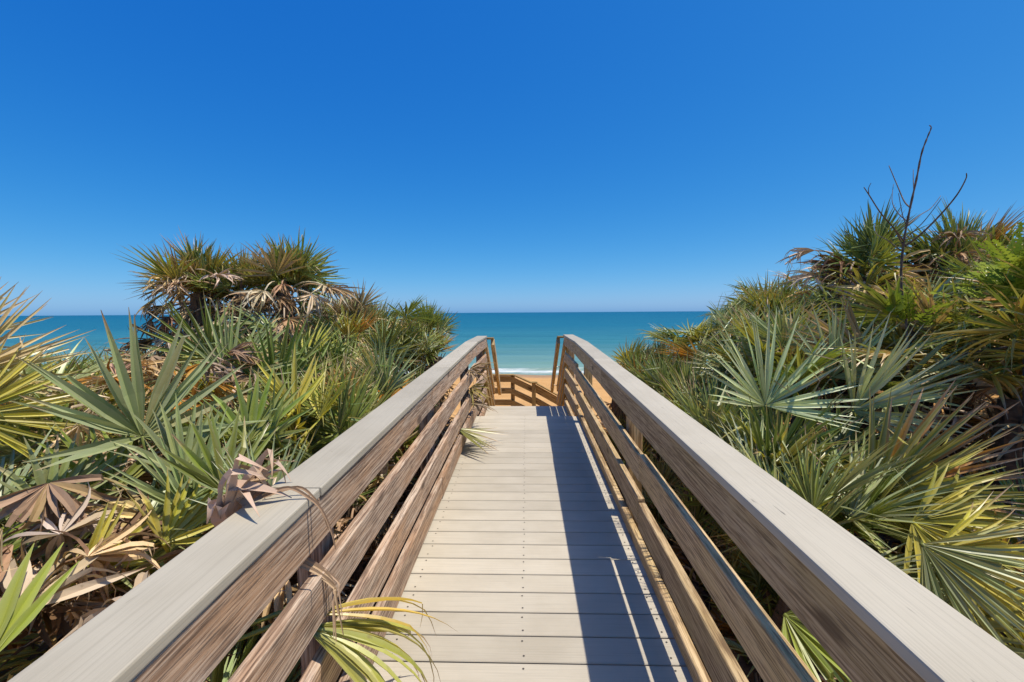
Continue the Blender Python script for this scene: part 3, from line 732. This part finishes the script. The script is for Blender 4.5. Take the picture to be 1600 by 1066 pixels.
# green-yellow frond poking through the left railing over the planks
p, c = palmetto('palmetto poking a yellow-green frond through the left railing onto the planks', -1.05, 1.28, 2, random.Random(15), SILVERY, crown=0.15, pl=(0.2, 0.4), zmax=0.75, dead=12)
def spill(hub, ds, lens, wid, col, droop):
    vs_, fs, cols = [], [], []
    for d, L_ in zip(ds, lens):
        d = Vector(d).normalized(); n = Vector((.25, -.15, 1)); n = (n - d * n.dot(d)).normalized(); n = Matrix.Rotation(g7.gauss(0, .3), 3, d) @ n
        leaflet(vs_, fs, cols, hub + d * .01, d, n, L_, wid * g7.uniform(.8, 1.15), g7.uniform(*droop), g7.gauss(0, .3), g7.random(), (g7.uniform(.55, .8), g7.uniform(.2, .6)) if g7.random() < .3 else None, 9)
    o = link('frond', leaf_mesh('frond', vs_, fs, cols, LEAF), p); o.color = col
    v_, f_ = tube([hub, hub + Vector((-.09, -.01, .012)), hub + Vector((-.25, -.02, -.05)), c], [.007, .008, .009, .010], 6)
    q = link('petiole', leaf_mesh('petiole', v_, f_, [(.2, .5, 0)] * len(v_), LEAF), o); q.color = (.28, .28, .06, .2)
spill(Vector((-.665, 1.30, .505)), [(.80, -.30 + .085 * i + g7.uniform(-.05, .05), -.20 + g7.uniform(-.05, .03)) for i in range(13)], [g7.uniform(.40, .52) + .012 * i for i in range(13)], .026, (.46, .43, .10, .75), (1.1, 1.75))
spill(Vector((-.66, 1.33, .525)), [(.74, .45, -.12), (.70, .62, -.10), (.75, .30, -.14), (.66, .75, -.12)], [.52, .55, .46, .58], .021, (.62, .40, .05, .5), (.7, 1.2))
# small frond lying on the planks, and the dry tuft through the far rail
p, c = palmetto('palmetto with a small frond and dry tuft through the far left railing', -1.15, 4.2, 7, random.Random(16), MIXED, crown=0.25, pl=(0.3, 0.5), zmax=1.25, dead=5)
vs_, fs, cols = [], [], []
hub = Vector((-.66, 4.30, dz(4.3) + .20))
for i in range(12):
    a = R(-50 + i * 9 + g7.uniform(-3, 3)); d = Vector((math.cos(a), math.sin(a), -.28 + g7.uniform(-.12, .12))).normalized(); n = Vector((.2, 0, 1)); n = (n - d * n.dot(d)).normalized()
    leaflet(vs_, fs, cols, hub, d, n, g7.uniform(.38, .60), .032, g7.uniform(-.2, .3), g7.gauss(0, .3), g7.random(), None, 6)
o = link('frond', leaf_mesh('frond', vs_, fs, cols, LEAF), p); o.color = (.27, .25, .07, .8)
for (hy, hz, cc, nn) in ((4.95, .66, (.30, .22, .14), 16), (5.0, .45, (.33, .27, .09), 14), (5.05, .30, (.46, .37, .27), 14)):
    vs_, fs, cols = [], [], []
    for i in range(nn):
        a = R(g7.uniform(-85, 60)); d = Vector((math.cos(a) * .8 + .2, math.sin(a) - .3, g7.uniform(-.6, .5))).normalized(); n = Vector((.2, 0, 1)); n = (n - d * n.dot(d)).normalized()
        leaflet(vs_, fs, cols, Vector((-.62, hy + g7.uniform(-.15, .15), dz(5) + hz)), d, n, g7.uniform(.18, .42), .024, g7.uniform(0, 1.2), g7.gauss(0, 1), g7.random(), None, 6, curl=g7.uniform(0, 1.5))
    o = link('dead_frond', leaf_mesh('dead_frond', vs_, fs, cols, LEAF), p); o.pass_index = 1; o.color = (*cc, .6)

# papery dead fronds heaped between the near left plants
PL = [o_ for o_ in COL.objects if o_.name.startswith('saw_palmetto') and o_.location.x < 0 and o_.location.y < 3.2]
g = random.Random(31)
for k in range(95):
    yy = g.uniform(1.05, 2.3); hub = W(g.uniform(0, 450), g.uniform(730, 1000), yy)
    if hub.x > -0.90 or hub.z < ground(hub.x, hub.y) + 0.15 or hub.z > 0.88: continue
    a = g.uniform(0, 6.28); e = R(g.uniform(-50, 25)); h = Vector((math.cos(a), math.sin(a), 0))
    mid = h * math.cos(e) + Vector((0, 0, math.sin(e))); nrm = -h * math.sin(e) + Vector((0, 0, math.cos(e)))
    s_ = g.uniform(0.28, 0.44); vi = g.randrange(4)
    zv = nrm; xv = mid.cross(zv)
    if not clear_ok([hub + (xv * t_.x + mid * t_.y + zv * t_.z) * s_ for t_ in FAN['papery'][vi][1]]): continue
    pl_ = min(PL, key=lambda o_: (o_.location - hub).length)
    add_frond(pl_, 'papery', vi, hub, mid, nrm, s_, pl_.location + Vector((0, 0, .2)), g.choice(('ash', 'ash', 'brown', 'tan', 'brown', 'umber')), g, 'dead_frond', False)

PL = [o_ for o_ in COL.objects if o_.name.startswith('saw_palmetto') and o_.location.x < 0]
for k in range(90):
    px_ = g.uniform(120, 640); yy = g.uniform(1.8, 2.6) + max(0, px_ - 250) / 390 * 2.2; hub = W(px_, g.uniform(555, 760), yy)
    if hub.x > -0.95 or hub.z < ground(hub.x, hub.y) + 0.3: continue
    a = g.uniform(0, 6.28); e = R(g.uniform(-60, 35)); h = Vector((math.cos(a), math.sin(a), 0))
    mid = h * math.cos(e) + Vector((0, 0, math.sin(e))); nrm = -h * math.sin(e) + Vector((0, 0, math.cos(e)))
    kd = g.choice(('papery', 'dead', 'dead')); s_ = g.uniform(0.24, 0.40); vi = g.randrange(4); xv = mid.cross(nrm)
    tips = [hub + (xv * t_.x + mid * t_.y + nrm * t_.z) * s_ for t_ in FAN[kd][vi][1]]
    if not clear_ok(tips) or not sky_ok(tips): continue
    pl_ = min(PL, key=lambda o_: (o_.location - hub).length)
    add_frond(pl_, kd, vi, hub, mid, nrm, s_, pl_.location + Vector((0, 0, .3)), g.choice(('ash', 'tan', 'brown', 'rust', 'tan')), g, 'dead_frond', False)

# ---- singled-out plants, right
p, c = palmetto('silvery palmetto with a big round fan beside the right railing', 1.55, 2.75, 8, random.Random(21), SILVERY, crown=0.28, pl=(0.3, 0.5), zmax=1.05, dead=3)
hero(p, 1196, 634, 2.45, 92, -0.45, 0.52, 'silver', vi=1, base=c, roll=30)
hero(p, 1120, 690, 2.75, 110, -0.22, 0.45, 'grey', kind='stiff', vi=1, base=c)
p, c = palmetto('palmetto whose grey-green fan spreads to the right beyond the round fan', 2.05, 2.75, 8, random.Random(22), SILVERY, crown=0.34, pl=(0.3, 0.5), zmax=1.2, dead=4)
hero(p, 1333, 642, 2.45, 42, -0.35, 0.56, 'silver', vi=2, base=c, roll=25)
hero(p, 1300, 590, 2.9, 70, -0.12, 0.52, 'silver', vi=2, base=c, roll=25)
hero(p, 1311, 708, 2.45, 80, -0.42, 0.30, 'green', vi=0, base=c)
p, c = palmetto('yellow and rust coloured palmetto fan at the right edge', 2.15, 2.0, 5, random.Random(23), DRYING, crown=0.25, pl=(0.2, 0.45), zmax=0.85, dead=5)
hero(p, 1360, 775, 2.05, 22, -0.17, 0.62, 'olive', vi=2, base=c)
hero(p, 1372, 762, 2.15, 36, -0.22, 0.62, 'rust', kind='narrow', vi=2, base=c)
hero(p, 1368, 792, 2.0, 6, -0.27, 0.58, 'yellow', vi=3, base=c)
p, c = palmetto('palmetto with arching yellow-green blades at the lower right corner', 1.75, 1.45, 7, random.Random(24), [('yellow', 4), ('green', 3), ('olive', 2)], crown=0.2, pl=(0.2, 0.4), zmax=0.72, dead=3)
hero(p, 1455, 862, 1.6, -8, -0.37, 0.46, 'yellow', vi=3, base=c, tilt=0.5)
hero(p, 1425, 815, 1.8, -12, -0.32, 0.42, 'yellow', kind='lax', vi=2, base=c, tilt=0.5)
hero(p, 1440, 850, 1.5, -36, -0.32, 0.42, 'grey', vi=3, base=c, tilt=0.4)
hero(p, 1270, 800, 1.72, 95, -0.22, 0.26, 'green', kind='narrow', vi=2, base=c)
p, c = palmetto('low green palmetto fan glimpsed under the right railing', 1.35, 0.98, 2, random.Random(25), GREENS, crown=0.1, pl=(0.15, 0.3), zmax=0.55, dead=2)
hero(p, 1225, 960, 1.35, -45, -0.42, 0.34, 'green', kind='stiff', vi=3, base=c, tilt=1.0)
skirted('dark palmetto with brown dead fronds jutting left at the foot of the leafless sapling', 1345, 432, 4.0, 16, 46, random.Random(26), [('deep', 4), ('green', 3), ('rust', 1), ('umber', 1)], (0.34, 0.48), 1.1, 0.5, (-30, 45))
skirted('palmetto with some browned fronds on the crest just right of the sapling', 1500, 425, 4.0, 14, 24, random.Random(29), [('deep', 4), ('green', 2), ('rust', 1)], (0.36, 0.48), 1.0, 0.4, (-30, 50))
p, c = palmetto('tall dark green palmetto standing behind the leafless sapling', 3.65, 4.25, 14, random.Random(27), [('deep', 4), ('green', 4), ('grey', 1)], crown=0.5, pl=(0.35, 0.7), dead=6, zmax=2.15)
hero(p, 1455, 440, 4.1, 88, -0.12, 0.52, 'deep', kind='stiff', vi=1, base=c)
hero(p, 1530, 450, 4.0, 80, -0.12, 0.55, 'green', kind='stiff', vi=0, base=c)
hero(p, 1480, 500, 3.8, 20, -0.22, 0.6, 'deep', vi=3, base=c)

# ---- the thickets
ORD = ['first', 'second', 'third', 'fourth', 'fifth', 'sixth', 'seventh', 'eighth', 'ninth', 'tenth', 'eleventh', 'twelfth', 'thirteenth', 'fourteenth']
MIXES = [('mostly green', MIXED), ('grey-green', SILVERY), ('fresh green', GREENS), ('yellowing', DRYING)]
def row(side, rowname, spots, seed, **kw):
    g = random.Random(seed)
    for i, (x, y) in enumerate(spots):
        nm, mx = MIXES[g.choices(range(4), kw.get('w', (4, 3, 3, 2)))[0]]
        a = {k: v for k, v in kw.items() if k not in ('n', 'w', 'zf', 'cf')}
        if 'zf' in kw:
            a['zmax'] = kw['zf'](x, y)
            if kw.get('cf'): a['crown'] = max(kw['crown'], min(1.15, a['zmax'] - ground(x, y) - kw['cf']))
        palmetto(f'{nm} palmetto, {ORD[i]} from the camera {rowname} {side} of the boardwalk', x + g.uniform(-.12, .12), y + g.uniform(-.12, .12), kw.get('n', 14), g, mx,
                 group=f'palmettos {side} of the boardwalk', **{k: v for k, v in a.items()})
# right: canopy climbs away from the rail
def zr(x, y): return 1.12 + 0.04 * y + 0.38 * max(0, x - 1.3) + 0.11 * max(0, y - 3)
row('right', 'along the rail', [(1.25, 1.9), (1.3, 2.45), (1.25, 3.1), (1.3, 3.7), (1.25, 4.3), (1.3, 4.9), (1.3, 5.5), (1.35, 6.1)], 101, cf=0.85, n=18, crown=0.2, pl=(0.22, 0.5), fr=(0.36, 0.50), dead=4, zf=lambda x, y: 0.96 + .075 * y)
row('right', 'squeezed low under the rail', [(1.02, 2.3), (1.0, 2.9), (1.02, 3.5), (1.0, 4.1), (1.02, 4.7), (1.0, 5.2)], 106, n=11, crown=0.12, pl=(0.15, 0.4), fr=(0.24, 0.36), el=(35, 88), dead=4, zf=lambda x, y: 0.86 + .034 * y)
row('right', 'in the second row', [(1.95, 3.4), (2.0, 4.0), (1.9, 4.7), (2.0, 5.4), (2.1, 6.1)], 102, cf=0.80, n=21, crown=0.5, fr=(0.38, 0.54), dead=6, zf=zr)
row('right', 'in the third row', [(2.7, 2.5), (2.7, 3.2), (2.7, 4.0), (2.7, 4.9), (2.9, 5.8)], 103, cf=0.80, n=21, crown=0.55, fr=(0.38, 0.54), dead=8, zf=zr, w=(4, 2, 4, 2))
row('right', 'in the fourth row', [(3.0, 2.1), (3.1, 2.75), (3.6, 3.2), (3.5, 3.7), (3.7, 5.0), (3.8, 6.2)], 104, cf=0.80, n=21, crown=0.45, dead=8, zf=zr, w=(4, 1, 5, 3))
row('right', 'in the back row', [(4.2, 3.0), (4.4, 3.9), (4.9, 4.8), (4.7, 5.8), (5.7, 5.2)], 105, cf=0.80, n=21, crown=0.5, dead=8, w=(4, 1, 5, 3), zf=lambda x, y: 1.44 + .2 * y)
# left
row('left', 'along the rail', [(-1.2, 2.4), (-1.2, 3.0), (-1.25, 3.6), (-1.2, 5.5), (-1.3, 6.1)], 111, cf=0.8, n=16, crown=0.25, pl=(0.25, 0.55), fr=(0.34, 0.48), dead=12, zf=lambda x, y: 0.90 + .14 * y)
row('left', 'in the second row', [(-1.95, 1.35), (-2.0, 3.7), (-1.9, 4.4), (-1.9, 5.2), (-2.0, 6.0)], 112, cf=0.78, n=17, crown=0.38, fr=(0.34, 0.5), dead=16, zf=lambda x, y: 0.80 + .175 * y, w=(4, 2, 2, 4))
row('left', 'in the third row', [(-2.5, 2.5), (-2.6, 3.3), (-2.7, 4.1), (-2.6, 5.0), (-2.7, 5.9)], 113, cf=0.78, n=17, crown=0.38, fr=(0.34, 0.5), dead=16, zf=lambda x, y: 0.66 + .16 * y, w=(3, 2, 2, 4))
row('left', 'in the back row', [(-3.2, 2.9), (-3.5, 3.6), (-3.6, 4.4), (-3.6, 5.3), (-3.1, 2.1), (-4.1, 3.3), (-4.6, 4.3), (-4.9, 5.3)], 114, cf=0.72, n=16, crown=0.25, dead=10, zf=lambda x, y: 1.44 - .055 * y, w=(4, 2, 3, 3))

# ------------------------------------------------------------------ litter of fallen blades
g = random.Random(5); vs_, fs, cols = [], [], []
for k in range(9000):
    s = g.choice((-1, 1)); x = s * (0.68 + abs(g.gauss(0, 1.6))); y = g.uniform(0.3, 7.2)
    if abs(x) > 1.25 * y + 1: continue
    z = ground(x, y) + g.uniform(0.0, 0.13); a = g.uniform(0, 6.28); e = g.gauss(0.1, .3)
    d = Vector((math.cos(a) * math.cos(e), math.sin(a) * math.cos(e), math.sin(e))); n = Vector((g.gauss(0, .4), g.gauss(0, .4), 1)); n = (n - d * n.dot(d)).normalized()
    L = g.uniform(.12, .38)
    if abs(x + d.x * L) < 0.76 : continue
    leaflet(vs_, fs, cols, Vector((x, y, z)), d, n, L, g.uniform(.012, .028), g.uniform(0, 1.4), g.gauss(0, 1), g.random(), None, 3)
tag(link('leaf_litter', leaf_mesh('leaf_litter', vs_, fs, cols, LITTER)), 'brown fallen palmetto blades littering the ground under the plants', 'litter', kind='stuff')

# ------------------------------------------------------------------ the thicket goes on beside and beyond the view
g = random.Random(64); vs_, fs, cols = [], [], []
def merge(me, mw):
    q0 = len(vs_); at = me.color_attributes['leaf'].data
    vs_.extend(mw @ v.co for v in me.vertices); cols.extend(tuple(d.color[:3]) for d in at)
    fs.extend(tuple(i + q0 for i in p_.vertices) for p_ in me.polygons)
n_ = 0
while n_ < 330:
    sd = g.choice((-1, 1)); x = sd * g.uniform(1.6, 9.0); y = g.uniform(-2.5, 6.5)
    if abs(x) < 1.32 * max(y, 0) + 1.5: continue
    e2 = R(g.uniform(5, 80)); a_ = g.uniform(0, 6.28); h = Vector((math.cos(a_), math.sin(a_), 0))
    mid = h * math.cos(e2) + Vector((0, 0, math.sin(e2))); nrm = -h * math.sin(e2) + Vector((0, 0, math.cos(e2)))
    s_ = g.uniform(.36, .54); xv = mid.cross(nrm)
    me_ = g.choice(FAN[g.choice(('stiff', 'lax', 'narrow', 'dead'))])[0]
    merge(me_, frame(xv * s_, mid * s_, nrm * s_, Vector((x, y, ground(x, y) + g.uniform(.1, .75))))); n_ += 1
o = tag(link('palmetto_scrub', leaf_mesh('palmetto_scrub', vs_, fs, cols, LEAF)), 'palmetto scrub running on beside the boardwalk past the picture edges', 'scrub', kind='stuff')
o.color = (.25, .27, .07, .5)

# ------------------------------------------------------------------ leafless sapling
YS = 2.9
sap = tag(empty('dead_sapling', W(1450, 600, YS)), 'dark leafless sapling with curved twigs standing out against the sky', 'sapling')
def path(pts, r0, r1, name='branch', parent=sap, dy=0.0):
    P_ = []
    for i, q in enumerate(pts):
        P_.append(W(q[0], q[1], YS + dy * i / (len(pts) - 1)))
    out = []
    for i in range(len(P_) - 1):                            # Catmull-Rom
        a, b, c, d = P_[max(i - 1, 0)], P_[i], P_[i + 1], P_[min(i + 2, len(P_) - 1)]
        for k in range(5):
            t = k / 5
            out.append(0.5 * ((2 * b) + (c - a) * t + (2 * a - 5 * b + 4 * c - d) * t * t + (3 * b - a - 3 * c + d) * t ** 3))
    out.append(P_[-1]); n = len(out)
    if name == 'branch': r0, r1 = r0 * 0.95, r1 * 1.0
    r0, r1 = r0 * 0.70, r1 * 0.75
    v_, f_ = tube(out, [r0 + (r1 - r0) * i / (n - 1) + 0.0012 * math.sin(i * 2.1) * (r0 > .008) for i in range(n)], 6)
    return link(name, mesh(name, v_, f_, TWIG, True), parent)
path([(1478, 680), (1462, 620), (1440, 553), (1422, 510), (1412, 480), (1408, 430), (1412, 380), (1421, 330), (1432, 280), (1440, 240), (1449, 215), (1455, 200), (1452, 196)], 0.016, 0.0035, 'trunk')
path([(1413, 378), (1396, 356), (1376, 333), (1358, 305), (1350, 293)], 0.008, 0.003, dy=-.3)
path([(1358, 306), (1357, 295), (1361, 286)], 0.004, 0.002, dy=-.05)
path([(1411, 384), (1404, 370), (1396, 356)], 0.006, 0.005)
path([(1423, 325), (1413, 315), (1402, 290), (1389, 259)], 0.007, 0.003, dy=.25)
path([(1419, 347), (1403, 333), (1394, 315), (1396, 288)], 0.005, 0.002, dy=.2)
path([(1416, 352), (1410, 335), (1404, 302)], 0.004, 0.002, dy=-.15)
path([(1428, 300), (1427, 280), (1427, 265)], 0.005, 0.002, dy=.1)
path([(1414, 385), (1440, 365), (1470, 335), (1495, 305), (1509, 280), (1510, 271)], 0.009, 0.003, dy=-.4)
path([(1418, 352), (1438, 336), (1455, 325), (1470, 306)], 0.006, 0.002, dy=.3)
path([(1416, 372), (1440, 350), (1458, 328), (1471, 310)], 0.005, 0.002, dy=-.2)
path([(1407, 391), (1386, 375), (1370, 366), (1366, 350)], 0.005, 0.002, dy=.2)
path([(1447, 575), (1500, 556), (1560, 545), (1640, 528)], 0.012, 0.008, dy=-.6)

# ------------------------------------------------------------------ pale green feathery shrub
def shrub(label, centre, ext, n, seed):
    g = random.Random(seed); gz = ground(centre.x, centre.y)
    s = tag(empty('feathery_shrub', (centre.x, centre.y, gz)), label, 'shrub')
    v_, f_ = tube([Vector((centre.x + .05, centre.y, gz - .1)), centre.lerp(Vector((centre.x, centre.y, gz)), .5) + Vector((.06, 0, 0)), centre], [.016, .012, .006], 6)
    link('stem', mesh('stem', v_, f_, TWIG, True), s)
    for k in range(n):
        vs_, fs = [], []
        o = centre + Vector((g.gauss(0, ext[0]), g.gauss(0, ext[1]), g.gauss(0, ext[2])))
        d = (o - centre + Vector((0, 0, .25))).normalized() + Vector((g.gauss(0, .4), g.gauss(0, .4), g.gauss(0, .2))); d.normalize()
        side = d.cross(Vector((0, 0, 1))).normalized(); L = g.uniform(.14, .24)
        q0 = len(vs_); a = centre.lerp(o, 0.6)
        v2, f2 = tube([centre.lerp(o, .3), a, o, o + d * L], [.004, .003, .0025, .001], 4); vs_ += v2; fs += f2
        for j in range(11):
            t = j / 10; b = o + d * L * t - Vector((0, 0, .04 * t * t)); l = .055 * (1 - .5 * t)
            for sg in (-1, 1):
                dd = (side * sg + d * .5 + Vector((0, 0, g.uniform(-.3, .2)))).normalized(); w_ = d * .011
                q = len(vs_); vs_ += [b, b + dd * l * .5 + w_, b + dd * l, b + dd * l * .5 - w_]; fs.append((q, q + 1, q + 2, q + 3))
        link('sprig', mesh('sprig', vs_, fs, SHRUB), s)
shrub('bright green feathery shrub at the right edge above the palmettos', W(1600, 440, 2.35), (.075, .08, .06), 60, 51)
shrub('small yellow-green feathery sprig at the base of the leafless sapling', W(1416, 492, 2.8), (.05, .05, .022), 12, 52)
